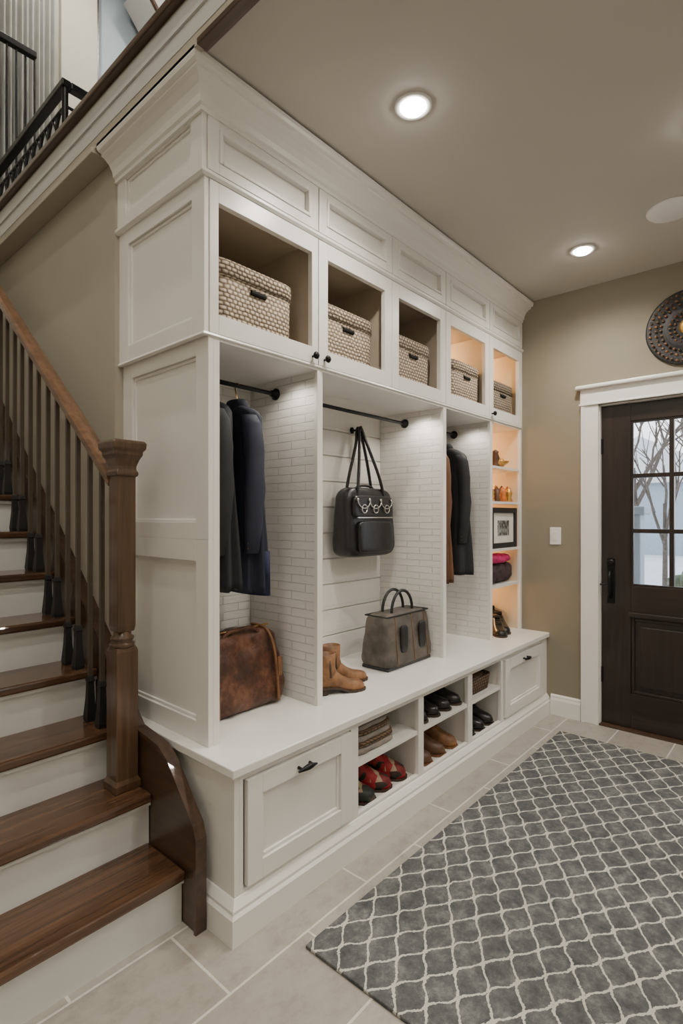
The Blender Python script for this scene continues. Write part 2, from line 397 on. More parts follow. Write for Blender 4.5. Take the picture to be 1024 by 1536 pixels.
sweep('mid_moulding', [(-.01, 1.944), (.003, 1.944), (.006, 1.948), (.003, 1.956), (-.01, 1.956)],
      lambda o: [(XC-o, WB), (XC-o, YU-o), (XR, YU-o)], 'white', cab)
crown = [(-.018, 2.71), (.010, 2.71), (.010, 2.722), (.018, 2.728), (.022, 2.745), (.034, 2.762), (.052, 2.775), (.066, 2.780), (.066, 2.787), (.080, 2.790), (.085, 2.800), (.085, 2.812), (.055, 2.815), (-.018, 2.815)]
crown = [(o, 2.815-(2.815-z)*1.2) for o, z in crown]
sweep('crown_moulding', crown, lambda o: [(XF-o, WB), (XF-o, YU-o), (XR, YU-o)], 'white', cab)
cx = [1.05, 1.60, 2.115, 2.62, 3.155, XR]
for i in range(5):
    a, b_ = cx[i], cx[i+1]
    if i == 0: a = XC+.0185
    rect_frame('cubby_door_%d' % i, cab, 'y', YU-.004, a+.002, b_-.002, 1.957, 2.478, .055 if i else .036, 0, 'white', .024, bead=False, panel=False, rail=.068)
    rect_frame('frieze_panel_%d' % i, cab, 'y', YU-.006, (XF+.0185 if i == 0 else a)+.003, b_-.003, 2.508, 2.70, .045, 0, 'white', .024, rail=.038, bw=.014, proud=.005)
    if i < 4:
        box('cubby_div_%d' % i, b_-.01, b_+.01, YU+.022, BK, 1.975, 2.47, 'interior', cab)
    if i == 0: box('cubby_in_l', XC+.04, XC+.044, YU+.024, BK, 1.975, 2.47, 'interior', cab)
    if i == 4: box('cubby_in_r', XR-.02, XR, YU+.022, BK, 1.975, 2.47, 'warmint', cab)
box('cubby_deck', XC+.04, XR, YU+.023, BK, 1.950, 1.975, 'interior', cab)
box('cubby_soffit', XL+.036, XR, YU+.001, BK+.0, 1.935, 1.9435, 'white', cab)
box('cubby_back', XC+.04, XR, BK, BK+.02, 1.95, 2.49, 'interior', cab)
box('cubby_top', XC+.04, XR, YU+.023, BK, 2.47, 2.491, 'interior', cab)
for x, z in [(1.565, 1.985), (1.635, 1.985), (3.19, 1.985)]:
    lathe('knob', [(.005, 0), (.005, -.012), (.013, -.016), (.016, -.022), (.010, -.030), (.001, -.031)], (x, YU-.004, z), 'black', cab, 16, 'y')
dv = [1.613, 2.617, 3.19]
for i, x in enumerate(dv):
    box('locker_divider_%d' % i, x-.012, x+.012, YU+.02, BK, CT, 1.935, 'brickY', cab)
    box('locker_stile_%d' % i, x-.016, x+.016, YU, YU+.02, CT, 1.935, 'white', cab, .002)
box('locker_in_left', XL+.036, XL+.04, YU+.022, BK, CT, 1.935, 'white', cab)
box('locker_stile_left', XL+.0205, XL+.046, YU, YU+.02, CT, 1.945, 'white', cab, .001)
box('locker_back', XL+.036, XR, BK+.012, BK+.03, CT, 1.935, 'white', cab)
box('brick_back_a', XL+.04, 1.600, BK, BK+.012, CT, 1.935, 'brickX', cab)
box('brick_back_c', 2.63, 3.177, BK, BK+.012, CT, 1.935, 'brickX', cab)
z = CT; a, b_ = 1.626, 2.604
while z < 1.93:
    z2 = min(z+.137, 1.935)
    if z > .85:
        box('shiplap', a, 1.985, BK, BK+.012, z, z2-.003, 'plankX', cab, .002); box('shiplap', 1.988, b_, BK, BK+.012, z, z2-.003, 'plankX', cab, .002)
    else: box('shiplap', a, b_, BK, BK+.012, z, z2-.003, 'plankX', cab, .002)
    z += .14
# tower
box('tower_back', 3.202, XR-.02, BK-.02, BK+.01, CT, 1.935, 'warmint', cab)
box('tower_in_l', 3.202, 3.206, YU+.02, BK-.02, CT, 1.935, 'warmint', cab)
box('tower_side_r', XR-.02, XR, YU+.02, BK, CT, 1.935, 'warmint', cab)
box('tower_stile_r', XR-.024, XR, YU, YU+.02, CT, 1.935, 'white', cab)
SH = [1.66, 1.43, 1.12, .88]
for i, z in enumerate(SH):
    box('tower_shelf_%d' % i, 3.206, XR-.024, YU+.006, BK-.02, z-.016, z, 'white', cab)
for z in [1.935]+[s-.016 for s in SH]:
    box('led_strip', 3.22, XR-.04, BK-.03, BK-.022, z-.006, z, 'led', cab)
for i in (3, 4): box('led_strip_cubby', cx[i]+.04, cx[i+1]-.04, BK-.012, BK-.001, 2.462, 2.469, 'led', cab)
def rod(x0, x1, name):
    e = empty(name)
    tube('rod_bar', [(x0+.004, 1.80, 1.875), (x1-.004, 1.80, 1.875)], .0095, 'black', e)
    for x, s in ((x0, 1), (x1, -1)):
        lathe('flange', [(.026, 0), (.026, s*.006), (.015, s*.010), (.014, s*.03), (.001, s*.031)], (x, 1.80, 1.875), 'black', e, 20, 'x')
rod(XL+.04, 1.601, 'closet_rod'); rod(1.625, 2.605, 'closet_rod'); rod(2.629, 3.178, 'closet_rod')
for x, y, en in [(1.50, 1.64, 4), (2.50, 1.66, 7.5), (1.80, 1.68, 2.5), (3.08, 1.64, 4)]:
    light('locker_lamp', 'SPOT', (x, y, 1.928), en, r=.03, spot=2.6)
for i in (3, 4):
    light('cubby_led', 'POINT', ((cx[i]+cx[i+1])/2+.08, BK-.12, 2.42), 3.2, (1, .58, .26), .03)
for z in [1.90]+[s-.05 for s in SH]:
    light('tower_led', 'POINT', (3.42, BK-.12, z), 1.7 if z < 1.8 else 2.2, (1, .57, .25), .03)

# ------------------------------------------------------------ stairs
sg = empty('staircase'); R_, G_ = .18, .21; Y0 = 1.53
for n in range(1, 16):
    y = Y0+G_*(n-1); z = R_*n
    box('riser_%d' % n, -.05, .972, y+.025, y+G_+.03, max(0, z-R_-.25), z-.032, 'riser', sg)
    box('tread_%d' % n, -.07, .972, y, y+G_+.03, z-.032, z, 'tread', sg, .008)
    box('cove_%d' % n, -.05, .972, y+.012, y+.026, z-.045, z-.032, 'riser', sg)
box('stair_outer_wall', -.10, -.05, Y0+.03, 4.7, 0, .3, 'riser', sg)  # low wall along the unseen outer side of the stairs
F0 = 1.478
prof = [(F0, 0), (F0, .30), (F0+.015, .335), (1.645, .495), (1.70, .528), (1.86, .548)]
poly = prof + [(2.12, .80), (2.12, 0)]
sk = extr('skirt_lower', poly, .975, 1.002, 'skirt', sg)
m = sk.modifiers.new('b', 'BEVEL'); m.width = .004; m.limit_method = 'ANGLE'
extr('skirt_upper', [(2.12, .30), (2.12, .80), (4.4, .80+2.28*.857), (4.4, 2.2)], .975, 1.0295, 'skirt', sg)
capf = [(F0-.010, 0), (F0-.010, .302), (F0+.006, .343), (1.639, .507), (1.697, .541), (1.86, .562), (2.12, .815)]
capb = [(2.12, .80), (1.86, .546), (1.70, .526), (1.645, .493), (F0+.016, .333), (F0+.001, .30), (F0+.001, 0)]
extr('skirt_cap', capf+capb, .968, 1.008, 'skirt', sg)

NX, NY = .925, 1.865
nw = empty('newel_post')
def sq(name, prof, mat='post'):
    rs = [[(NX+sx*w, NY+sy*w, z) for sx, sy in ((-1, -1), (1, -1), (1, 1), (-1, 1))] for w, z in prof]
    o = loft(name, rs, mat, nw, smooth=False); m = o.modifiers.new('b', 'BEVEL'); m.width = .003; m.segments = 2; m.limit_method = 'ANGLE'; return o
sq('newel_base', [(.047, .36), (.047, .385), (.040, .40), (.040, .85), (.036, .865)])
lathe('newel_ring', [(.036, .862), (.043, .868), (.043, .878), (.034, .884), (.040, .892), (.040, .900), (.030, .906), (.030, .925)], (NX, NY, 0), 'post', nw)
sq('newel_shaft', [(.030, .92), (.034, .94), (.034, 1.47), (.034, 1.475)])
sq('newel_cap', [(.035, 1.472), (.041, 1.478), (.041, 1.49), (.036, 1.497), (.036, 1.51), (.044, 1.535), (.052, 1.55), (.052, 1.562), (.060, 1.570), (.062, 1.592), (.056, 1.600), (.020, 1.606)])
hr = empty('stair_handrail')
def rz(y): return 1.440+.80*(y-1.90)
prof = [(-.026, 0), (-.026, .016), (-.031, .024), (-.031, .038), (-.020, .050), (0, .054), (.020, .050), (.031, .038), (.031, .024), (.026, .016), (.026, 0)]
rs = [[(NX-.01+px, y, rz(y)+pz) for px, pz in prof] for y in (1.901, 3.5)]
loft('rail_moulded', rs, 'rail', hr, smooth=False)
bl = empty('stair_balusters')
for n in range(3, 11):
    for k, off in enumerate((.055, .155)):
        y = Y0+G_*(n-1)+off; z = R_*n; zt = rz(y)-.001
        w = .0075
        rs = [[(NX-.01+sx*q, y+sy*q, zz) for sx, sy in ((-1, -1), (1, -1), (1, 1), (-1, 1))] for q, zz in ((w, z+.10), (w, zt))]
        loft('baluster_bar', rs, 'balu', bl, smooth=False)
        rs = [[(NX-.01+sx*q, y+sy*q, zz) for sx, sy in ((-1, -1), (1, -1), (1, 1), (-1, 1))] for q, zz in ((.017, z), (.019, z+.014), (.013, z+.085), (.0105, z+.15), (.0135, z+.155), (.0105, z+.17), (.0082, z+.175))]
        loft('baluster_shoe', rs, 'blackm', bl, smooth=False)

# ------------------------------------------------------------ upstairs
box('wall_upstairs', 1.92, 4.2, 4.92, 5.0, 2.98, 6.6, 'bluew')
box('wall_upstairs_left', -1.7, 1.92, 4.90, 5.0, 0, 6.6, 'cream')
pil = empty('trim_2')
box('pilaster_board', 1.86, 2.17, 4.84, 4.90, 2.98, 6.6, 'cream', pil, .006)
box('pilaster_edge', 2.17, 2.19, 4.86, 4.92, 2.98, 6.6, 'skirt', pil)
vs, fs = [], []
nx = 120
for i in range(nx+1):
    x = 1.05+.75*i/nx; yo = 4.80+.035*math.sin(i*.95)+.01*math.sin(i*.37)
    vs += [(x, yo, 3.0), (x, yo, 6.5)]
for i in range(nx): fs.append((2*i, 2*i+2, 2*i+3, 2*i+1))
mesh('stairwell_curtain', vs, fs, 'curt', None, True)
sb = empty('trim_3')
def slab(name, p0, p1, w, h, mat, parent):
    p0, p1 = Vector(p0), Vector(p1); d = (p1-p0).normalized(); s = Vector((0, 1, 0)); u = d.cross(s).normalized()
    vs = []
    for p in (p0, p1):
        for a, b_ in ((-1, -1), (1, -1), (1, 1), (-1, 1)): vs.append(p+s*w/2*a+u*h/2*b_)
    return fixn(mesh(name, vs, [(0, 1, 2, 3), (7, 6, 5, 4), (0, 4, 5, 1), (1, 5, 6, 2), (2, 6, 7, 3), (3, 7, 4, 0)], mat, parent))
slab('soffit_beam', (2.6, 4.7, 6.3), (3.8, 4.7, 5.0), .3, .5, 'fascia', sb)
slab('soffit_edge', (2.44, 4.68, 6.15), (3.64, 4.68, 4.85), .32, .03, 'skirt', sb)
ir = empty('wrought_iron_railing')
RX, RY0, RY1, RZ0, RZ1 = 1.25, 3.2, 4.55, 2.98, 3.79
def ibar(p, q, r=.009): tube('iron_bar', [p, q], r, 'black', ir)
box('iron_top_rail', RX-.025, RX+.025, RY0-.025, RY1, RZ1-.02, RZ1+.02, 'black', ir, .006)
box('iron_top_return', RX+.025, 1.44, RY0-.025, RY0+.025, RZ1-.02, RZ1+.02, 'black', ir, .006)
ibar((RX, RY0, RZ0+.1), (RX, RY1, RZ0+.1)); ibar((RX, RY0, RZ0), (RX, RY0, RZ1), .018); ibar((1.42, RY0, RZ0), (1.42, RY0, RZ1), .018); ibar((RX, RY1, RZ0), (RX, RY1, RZ1), .018)
ibar((RX, RY0, RZ1-.12), (RX, RY1, RZ1-.12)); ibar((RX, RY0, RZ1-.12), (1.42, RY0, RZ1-.12))
k = 11
for i in range(k):
    y0 = RY0+(RY1-RY0)*i/k; y1 = RY0+(RY1-RY0)*(i+1)/k; ym = (y0+y1)/2
    ibar((RX, y1, RZ0+.1), (RX, y1, RZ1-.12), .007)
    for s in (1, -1):
        pts = [(RX, ym, RZ0+.1)]+[(RX, ym+s*.06*math.sin(math.pi*3*j/12), RZ0+.1+.59*j/12) for j in range(1, 12)]+[(RX, ym, RZ1-.12)]
        tube('iron_scroll', pts, .007, 'black', ir, nurbs=True)
for x in (1.30, 1.36): ibar((x, RY0, RZ0), (x, RY0, RZ1-.12), .007)
ir2 = empty('stairwell_railing')
box('upper_rail', 1.05, 1.60, 4.64, 4.69, 4.98, 5.03, 'black', ir2, .006)
for i in range(9): tube('upper_bar', [(1.07+.065*i, 4.665, 2.98), (1.07+.065*i, 4.665, 4.99)], .008, 'black', ir2)

# ------------------------------------------------------------ entry door
dr = empty('door_1'); DX = XR+.03; D0, D1 = .035, 1.025; DT = 2.035
def db(n, y0, y1, z0, z1, x0=DX, x1=DX+.045, m='doorw', bev=.002): return box(n, x0, x1, y0, y1, z0, z1, m, dr, bev)
W0, W1, WZ0, WZ1 = .20, .855, .90, 1.925
db('stile_hinge', D0, W0, .012, DT); db('stile_lock', W1, D1, .012, DT)
db('rail_top', W0, W1, WZ1, DT, m='doorh'); db('rail_mid', W0, W1, .70, WZ0, m='doorh'); db('rail_bottom', W0, W1, .012, .23, m='doorh')
db('lower_panel', W0, W1, .23, .70, DX+.018, DX+.03)
db('raised_panel', W0+.05, W1-.05, .28, .65, DX+.008, DX+.02, bev=.008)
db('dentil_shelf', W0-.01, W1+.01, .705, .735, DX-.012, DX+.001, m='doorh', bev=.004)
for a, b_, c_, d_ in ((W0, W0+.02, .23, .70), (W1-.02, W1, .23, .70)): db('lp_bead', a, b_, c_, d_, DX+.004, DX+.02, bev=.005)
for c_, d_ in ((.23, .25), (.68, .70)): db('lp_bead_h', W0+.02, W1-.02, c_, d_, DX+.004, DX+.02, bev=.005)
for k in (1, 2):
    yy = W0+(W1-W0)*k/3; db('muntin_v', yy-.013, yy+.013, WZ0, WZ1, DX+.006, DX+.04)
    zz = WZ0+(WZ1-WZ0)*k/3; db('muntin_h', W0, W1, zz-.013, zz+.013, DX+.007, DX+.039)
db('glass_pane', W0, W1, WZ0, WZ1, DX+.020, DX+.025, 'glass', 0)
for a, b_ in ((W0, W0+.014), (W1-.014, W1)): db('glazing_bead', a, b_, WZ0, WZ1, DX+.004, DX+.018)
for a, b_ in ((WZ0, WZ0+.014), (WZ1-.014, WZ1)): db('glazing_bead_h', W0+.014, W1-.014, a, b_, DX+.004, DX+.018)
db('handle_plate', .945, .99, .78, 1.07, DX-.008, DX+.001, 'black', .004)
tube('grip', [(DX-.006, .967, .82), (DX-.05, .967, .84), (DX-.058, .967, .91), (DX-.05, .967, .975), (DX-.006, .967, .99)], .009, 'black', dr, nurbs=True)
lathe('deadbolt', [(.022, 0), (.022, -.012), (.012, -.016), (.001, -.017)], (DX-.006, .967, 1.04), 'black', dr, 20, 'x')
tube('lever', [(DX-.02, .967, .905), (DX-.05, .99, .905), (DX-.05, 1.02, .90)], .006, 'black', dr)
for z in (.32, 1.78):
    db('hinge', 1.012, 1.028, z-.05, z+.05, DX-.006, DX+.006, 'black', .002)
tr = empty('trim_4')
box('jamb_left', XR-.0, XR+.14, 1.0255, 1.03, 0, 2.045, 'trimw', tr)
box('jamb_top', XR, XR+.14, .03, 1.03, 2.037, 2.045, 'trimw', tr)
box('casing_left', XR-.022, XR, 1.03, 1.135, 0, 2.045, 'trimw', tr, .004)
box('casing_bead', XR-.028, XR-.022, 1.115, 1.135, 0, 2.045, 'trimw', tr, .002)
box('casing_right', XR-.022, XR, -.075, .03, 0, 2.045, 'trimw', tr, .004)
box('casing_head', XR-.024, XR, -.085, 1.14, 2.045, 2.15, 'trimw', tr, .003)
box('casing_fillet', XR-.032, XR, -.09, 1.146, 2.045, 2.058, 'trimw', tr, .003)
box('casing_cap', XR-.05, XR, -.11, 1.165, 2.15, 2.175, 'trimw', tr, .008)
box('door_threshold', XR-.01, XR+.14, .03, 1.03, 0, .012, 'skirt', tr)
sw = empty('light_switch')
box('switch_plate', XR-.007, XR, 1.268, 1.342, 1.142, 1.258, 'plast', sw, .003)
box('switch_rocker', XR-.011, XR-.006, 1.29, 1.32, 1.17, 1.23, 'plast', sw, .002)
md = empty('wall_medallion'); mc = (XR, .545, 2.43)
lathe('disc', [(.001, 0), (.215, 0), (.22, -.012), (.21, -.022), (.195, -.016), (.17, -.024), (.15, -.014), (.12, -.018), (.105, -.026), (.08, -.016), (.055, -.016), (.001, -.018)], mc, 'blackm', md, 48, 'x')
lathe('boss', [(.045, -.015), (.045, -.028), (.03, -.042), (.001, -.048)], mc, 'gold', md, 24, 'x')
for rr, nn, br in ((.195, 44, .010), (.165, 36, .011), (.138, 30, .010), (.092, 22, .009), (.068, 18, .008)):
    for i in range(nn):
        t = 2*math.pi*i/nn
        soft('stud', (mc[0]-.022, mc[1]+rr*math.cos(t), mc[2]+rr*math.sin(t)), (br*1.6,)*3, 'tanstrap' if i % 2 else 'weave3', md, 2, cuts=2)
def downlight(x, y, e=50, z=CE, r=.048):
    p = empty('recessed_light')
    lathe('trim_ring', [(r, 0), (.068, 0), (.068, -.004), (.062, -.007), (r, -.006)], (x, y, z), 'plast', p, 32, cap=False)
    lathe('lens', [(.001, -.001), (r, -.001), (r, -.006), (r*.8, -.016), (r*.45, -.021), (.001, -.022)], (x, y, z), 'bulb', p, 32)
    light('downlight_lamp', 'SPOT', (x, y, z-.035), e, (1, .915, .81), .045, 2.8, blend=.8, parent=p)
for x, y, e_ in [(1.63, 1.09, 50), (3.135, .97, 54), (1.63, -.35, 50), (3.135, -.45, 46), (2.4, .3, 34), (1.63, -1.7, 44), (3.1, -1.7, 44)]:  # first two are the room's own; the others are unseen fill, added
    downlight(x, y, e_)
for x, y, e_ in [(.3, .4, 200), (-.8, .4, 140), (.3, 2.4, 160), (-.8, -1.4, 140), (2.6, 3.6, 180), (1.6, 4.2, 120)]:
    downlight(x, y, e_, 6.6)  # out-of-view upper lamps, added to fill the stairwell with light
pg = empty('fill_pendant'); pc = (-.35, .55, 3.7)  # unseen glowing globe, added as soft fill for the stairwell
N = NB('fill_glow'); N.b.inputs['Base Color'].default_value = (.9, .88, .84, 1); N.b.inputs['Emission Color'].default_value = (1, .94, .86, 1); N.b.inputs['Emission Strength'].default_value = 13; M['fillglow'] = N.m
lathe('globe', [(.22*math.sin(math.pi*i/16)+.001, -.22*math.cos(math.pi*i/16)) for i in range(17)], pc, 'fillglow', pg, 32)
tube('fill_pendant_cord', [(pc[0], pc[1], 3.92), (pc[0], pc[1], 6.6)], .006, 'black', pg)
lathe('smoke_detector', [(.001, 0), (.105, 0), (.105, -.008), (.095, -.018), (.06, -.022), (.001, -.024)], (3.0, .52, CE), 'plast', None, 40)

box('area_rug', 1.165, 3.37, -.75, 1.175, .0, .011, 'rug', None, .003)

# ------------------------------------------------------------ baskets
def basket(x0, w, mat='weave', y0=1.58, d=.30, h=.285, z0=1.975):
    e = empty('woven_basket')
    c_ = (x0+w/2, y0+d/2)
    hb = h-.06
    rs = [ring(c_[0], c_[1], z0+z, (w/2)*s, (d/2)*s, 64, 9) for z, s in [(0, .93), (.006, .955), (hb*.5, .965), (hb, .975)]]
    loft('basket_body', rs, mat, e)
    rs = [ring(c_[0], c_[1], z0+z, (w/2)*s, (d/2)*s, 64, 9) for z, s in [(hb-.004, .975), (hb-.004, 1.0), (h-.012, 1.0), (h-.003, .985), (h, .95), (h+.001, .6)]]
    loft('basket_lid', rs, mat, e)
    tube('handle_slot', [(c_[0]-.035, y0+.003, z0+hb-.03), (c_[0]+.035, y0+.003, z0+hb-.03)], .010, 'dark', e)
    tube('slot_rim', [(c_[0]-.042, y0+.001, z0+hb-.017), (c_[0]+.042, y0+.001, z0+hb-.017)], .004, mat, e)
    return e
basket(1.125, .385); basket(1.64, .40); basket(2.18, .37); basket(2.76, .37); basket(3.27, .355, 'weave2', h=.26)

# ------------------------------------------------------------ clothes
def jacket(name, x, mat, y=1.80, ztop=1.775, L=.78, hw=.165, th=.045, lining=None, seed=0):
    e = empty(name)
    tube('hanger_hook', [(x, y-.0, ztop+.01), (x, y, ztop+.045), (x, y+.012, ztop+.066), (x, y+.012, ztop+.09), (x, y, 1.8875), (x, y-.014, 1.878)], .0025, 'brass', e, nurbs=True)
    tube('hanger_bar', [(x, y-hw*.85, ztop-.055), (x, y-hw*.5, ztop-.02), (x, y, ztop+.012), (x, y+hw*.5, ztop-.02), (x, y+hw*.85, ztop-.055)], .007, 'tanstrap', e, nurbs=True)
    rnd = random.Random(seed); ph = rnd.random()*6
    sec = [(0.0, .30, .5), (.012, .42, .75), (.03, .62, .95), (.055, .84, 1.0), (.085, .95, 1.05), (.15, .96, 1.05), (.3, .93, 1.05), (.5, .96, 1.15), (.75, 1.02, 1.3), (.96, 1.06, 1.45), (1.0, 1.05, 1.42), (.99, 1.0, 1.2)]
    rs = []
    for t, w, k in sec:
        z = ztop-L*t
        def fn(a, t=t): return 1+.12*min(1, t*1.5)*math.sin(7*a+ph+t)+.06*t*math.sin(13*a+2*ph)
        rs.append(ring(x, y, z, th*k, hw*w, 64, 2.4, 'xy', fn))
    loft('jacket_body', rs, mat, e)
    rs = [ring(x, y, ztop-.02, th*.95, hw*.45, 24), ring(x, y, ztop+.018, th*.75, hw*.33, 24), ring(x, y, ztop+.022, th*.6, hw*.28, 24), ring(x, y, ztop-.01, th*.5, hw*.22, 24)]
    loft('collar', rs, mat, e)
    for s in (-1, 1):
        pts = [(ztop-.06, .82, .032), (ztop-.10, .93, .042), (ztop-.2, 1.0, .044), (ztop-.28, 1.0, .040), (ztop-.35, 1.02, .043), (ztop-.5, .96, .038), (ztop-.60, .90, .034), (ztop-.605, .90, .030)]
        rs = []
        for i, (z, oy, r) in enumerate(pts):
            rs.append(ring(x-.035, y+s*hw*oy, z, r*.95, r*.85, 20, 2, 'xy', lambda a, i=i: 1+.08*math.sin(3*a+i)))
        loft('sleeve', rs, mat, e)
        for j in range(3): soft('cuff_button', (x-.035-.030, y+s*hw*.90-.012, ztop-.585+.022*j), (.006, .010, .010), 'sole', e, 2, cuts=2)
    tube('placket', [(x-th*1.0, y-.02, ztop-.03), (x-th*1.2, y-.01, ztop-.25), (x-th*1.35, y, ztop-.5), (x-th*1.55, y, ztop-L+.01)], .004, mat, e, nurbs=True)
    if lining:
        rs = [ring(x+.05, y-.02, ztop-.60, .03, hw*.80, 24), ring(x+.05, y-.02, ztop-L-.02, .035, hw*.82, 24)]
        loft('lining', rs, lining, e)
    return e
jacket('hanging_jacket', 1.225, 'charcoal', L=.74, seed=1, ztop=1.79, th=.05)
jacket('hanging_jacket', 1.385, 'navy', L=.76, seed=2, lining='bluecloth', ztop=1.79, hw=.155)
jacket('hanging_jacket', 3.01, 'charcoal', L=.80, seed=5, ztop=1.77, y=1.78, th=.055)
jacket('hanging_jacket', 2.84, 'brownc', L=.84, seed=8, hw=.15, ztop=1.77)

# ------------------------------------------------------------ leather duffel
du = empty('leather_duffel_bag')
def sag(w, q):
    w = w.copy(); w.z += -.015*max(0, q.z)*math.cos(q.x*1.5); w.x += .03*q.x*(-q.z)*.6; return w
soft('duffel_body', (1.348, 1.80, CT+.162), (.46, .23, .324), 'leather', du, 6, (.95, .62), .018, cuts=18, fn=sag, nsc=5)
for xx in (1.20, 1.50):
    pts = [(xx+.01, 1.680, CT+.02), (xx+.005, 1.682, CT+.12), (xx, 1.692, CT+.22), (xx-.004, 1.722, CT+.30), (xx-.005, 1.78, CT+.324), (xx-.005, 1.84, CT+.318)]
    tube('duffel_piping', pts, .006, 'tanstrap', du, nurbs=True)
tube('duffel_zip', [(1.14, 1.79, CT+.318), (1.36, 1.79, CT+.311), (1.54, 1.79, CT+.318)], .005, 'brass', du, nurbs=True)
tube('duffel_handle', [(1.26, 1.745, CT+.29), (1.28, 1.742, CT+.325), (1.36, 1.742, CT+.333), (1.44, 1.742, CT+.325), (1.46, 1.745, CT+.29)], .008, 'leather', du, nurbs=True)
box('duffel_tab', 1.503, 1.525, 1.674, 1.684, CT+.12, CT+.2, 'tanstrap', du, .003)

# ------------------------------------------------------------ boots/shoes
def shoe(name, loc, rz_, L=.26, W=.09, H=.085, mat='blkshoe', sole='sole', shaft=0, heel=.02, parent=None):
    e = empty(name); e.location = loc; e.rotation_euler = (0, 0, rz_)
    S = [(0, .22, .55), (.03, .38, .82), (.12, .43, .98), (.28, .41, 1.0), (.42, .41, .88), (.56, .46, .68), (.72, .5, .54), (.86, .45, .46), (.95, .32, .38), (1.0, .12, .22)]
    rs = []
    z0 = heel+.006
    for t, w, h in S:
        x = -L/2+L*t; zb = z0*(1-min(1, max(0, (t-.35)/.3)))+.008
        r = []
        for i in range(20):
            a = 2*math.pi*i/20; c, s = math.cos(a), math.sin(a)
            r.append((x, W*w*(abs(c)**.75)*(1 if c > 0 else -1), zb+max(0, H*h*(abs(s)**.8)) if s > 0 else zb))
        rs.append(r)
    loft('upper', rs, mat, e)
    rs = []
    for t, w, h in S:
        x = -L/2*1.02+L*1.04*t; zb = z0*(1-min(1, max(0, (t-.35)/.3)))
        rs.append([(x, -W*w*1.06, zb+.010), (x, W*w*1.06, zb+.010), (x, W*w*1.06, zb), (x, -W*w*1.06, zb)])
    loft('sole', rs, sole, e, smooth=False)
    rs = [ring(-L*.36, 0, 0, L*.12, W*.40, 20, 3), ring(-L*.35, 0, z0+.002, L*.135, W*.42, 20, 3)]
    loft('heel', rs, sole, e)
    if shaft:
        rs = [ring(-L*.26, 0, z0+.03, L*.20, W*.40, 24), ring(-L*.25, 0, z0+.07, L*.19, W*.40, 24), ring(-L*.27, 0, z0+shaft*.6, L*.18, W*.40, 24), ring(-L*.28, 0, z0+shaft, L*.20, W*.43, 24), ring(-L*.28, 0, z0+shaft+.002, L*.18, W*.37, 24), ring(-L*.27, 0, z0+shaft*.6, L*.15, W*.33, 24)]
        loft('shaft', rs, mat, e, cap1=False)
        loft('shaft_shade', [ring(-L*.27, 0, z0+shaft*.8, L*.17, W*.36, 24), ring(-L*.27, 0, z0+shaft*.82, L*.17, W*.36, 24)], 'dark', e)  # dark disc painting the shade down inside the boot
        rs = [ring(-L*.23, 0, z0+.05, L*.07, W*.42, 16), ring(-L*.25, 0, z0+shaft*.85, L*.06, W*.425, 16)]
        loft('elastic_gore', rs, 'sole', e)
    else:
        rs = [ring(-L*.22, 0, z0+H*.90, L*.19, W*.30, 20), ring(-L*.22, 0, z0+H*1.02, L*.18, W*.27, 20)]
        loft('opening', rs, 'dark', e)
        for j in range(3):
            xx = -L*.02+L*.055*j; zz = z0*.6+H*(.88-.09*j)+.006
            tube('lace', [(xx, -W*.2, zz-.008), (xx, 0, zz+.002), (xx, W*.2, zz-.008)], .002, sole, e, nurbs=True)
    return e
shoe('ankle_boot', (1.80, 1.60, CT), -.45, .24, .09, .08, 'tan', 'sole', shaft=.15)
shoe('ankle_boot', (1.92, 1.68, CT), -.40, .24, .09, .08, 'tan', 'sole', shaft=.155)
shoe('dress_shoe', (3.39, 1.59, CT), -2.5, .25, .09, .085); shoe('dress_shoe', (3.49, 1.62, CT), -2.4, .25, .09, .095); shoe('dress_shoe', (3.56, 1.70, CT), -2.2, .23, .085, .12)
zl, zu = .1305, .3455
shoe('floral_shoe', (1.74, 1.50, zl), -1.2, .24, .10, .10, 'dfloral', 'sole'); shoe('floral_shoe', (1.855, 1.51, zl), -1.0, .25, .10, .11, 'floral', 'sole')
shoe('floral_shoe', (1.985, 1.52, zl), -1.1, .25, .10, .12, 'floral', 'sole')
shoe('leather_shoe', (2.21, 1.515, zl), -1.35, .25, .095, .11, 'brownshoe', 'tanstrap'); shoe('leather_shoe', (2.33, 1.515, zl), -1.25, .25, .095, .11, 'brownshoe', 'tanstrap')
shoe('leather_shoe', (2.46, 1.52, zl), -1.35, .25, .095, .11, 'tan', 'tanstrap')
for i in range(4): shoe('dress_shoe', (2.18+.105*i, 1.515, zu), -1.5+.05*i, .25, .09, .10)
for i in range(3): shoe('dress_shoe', (2.66+.11*i, 1.515, zl), -1.5+.05*i, .25, .09, .11)
fc = empty('folded_scarves')
for i in range(5):
    soft('fold_%d' % i, (1.81+.01*(i % 2), 1.55, zu+.013+.022*i), (.31-.012*i, .32-.01*i, .026), 'greycloth' if i % 2 == 0 else 'weave3', fc, 5, nz=.004, cuts=8)
e = empty('storage_tray')
loft('tray_body', [ring(2.78, 1.53, zu+z, .14*s, .13*s, 40, 7) for z, s in [(0, .92), (.08, 1.0), (.085, .97), (.012, .88)]], 'weave3', e)
soft('tray_cloth', (2.78, 1.53, zu+.065), (.24, .22, .06), 'brownshoe', e, 3, nz=.01)

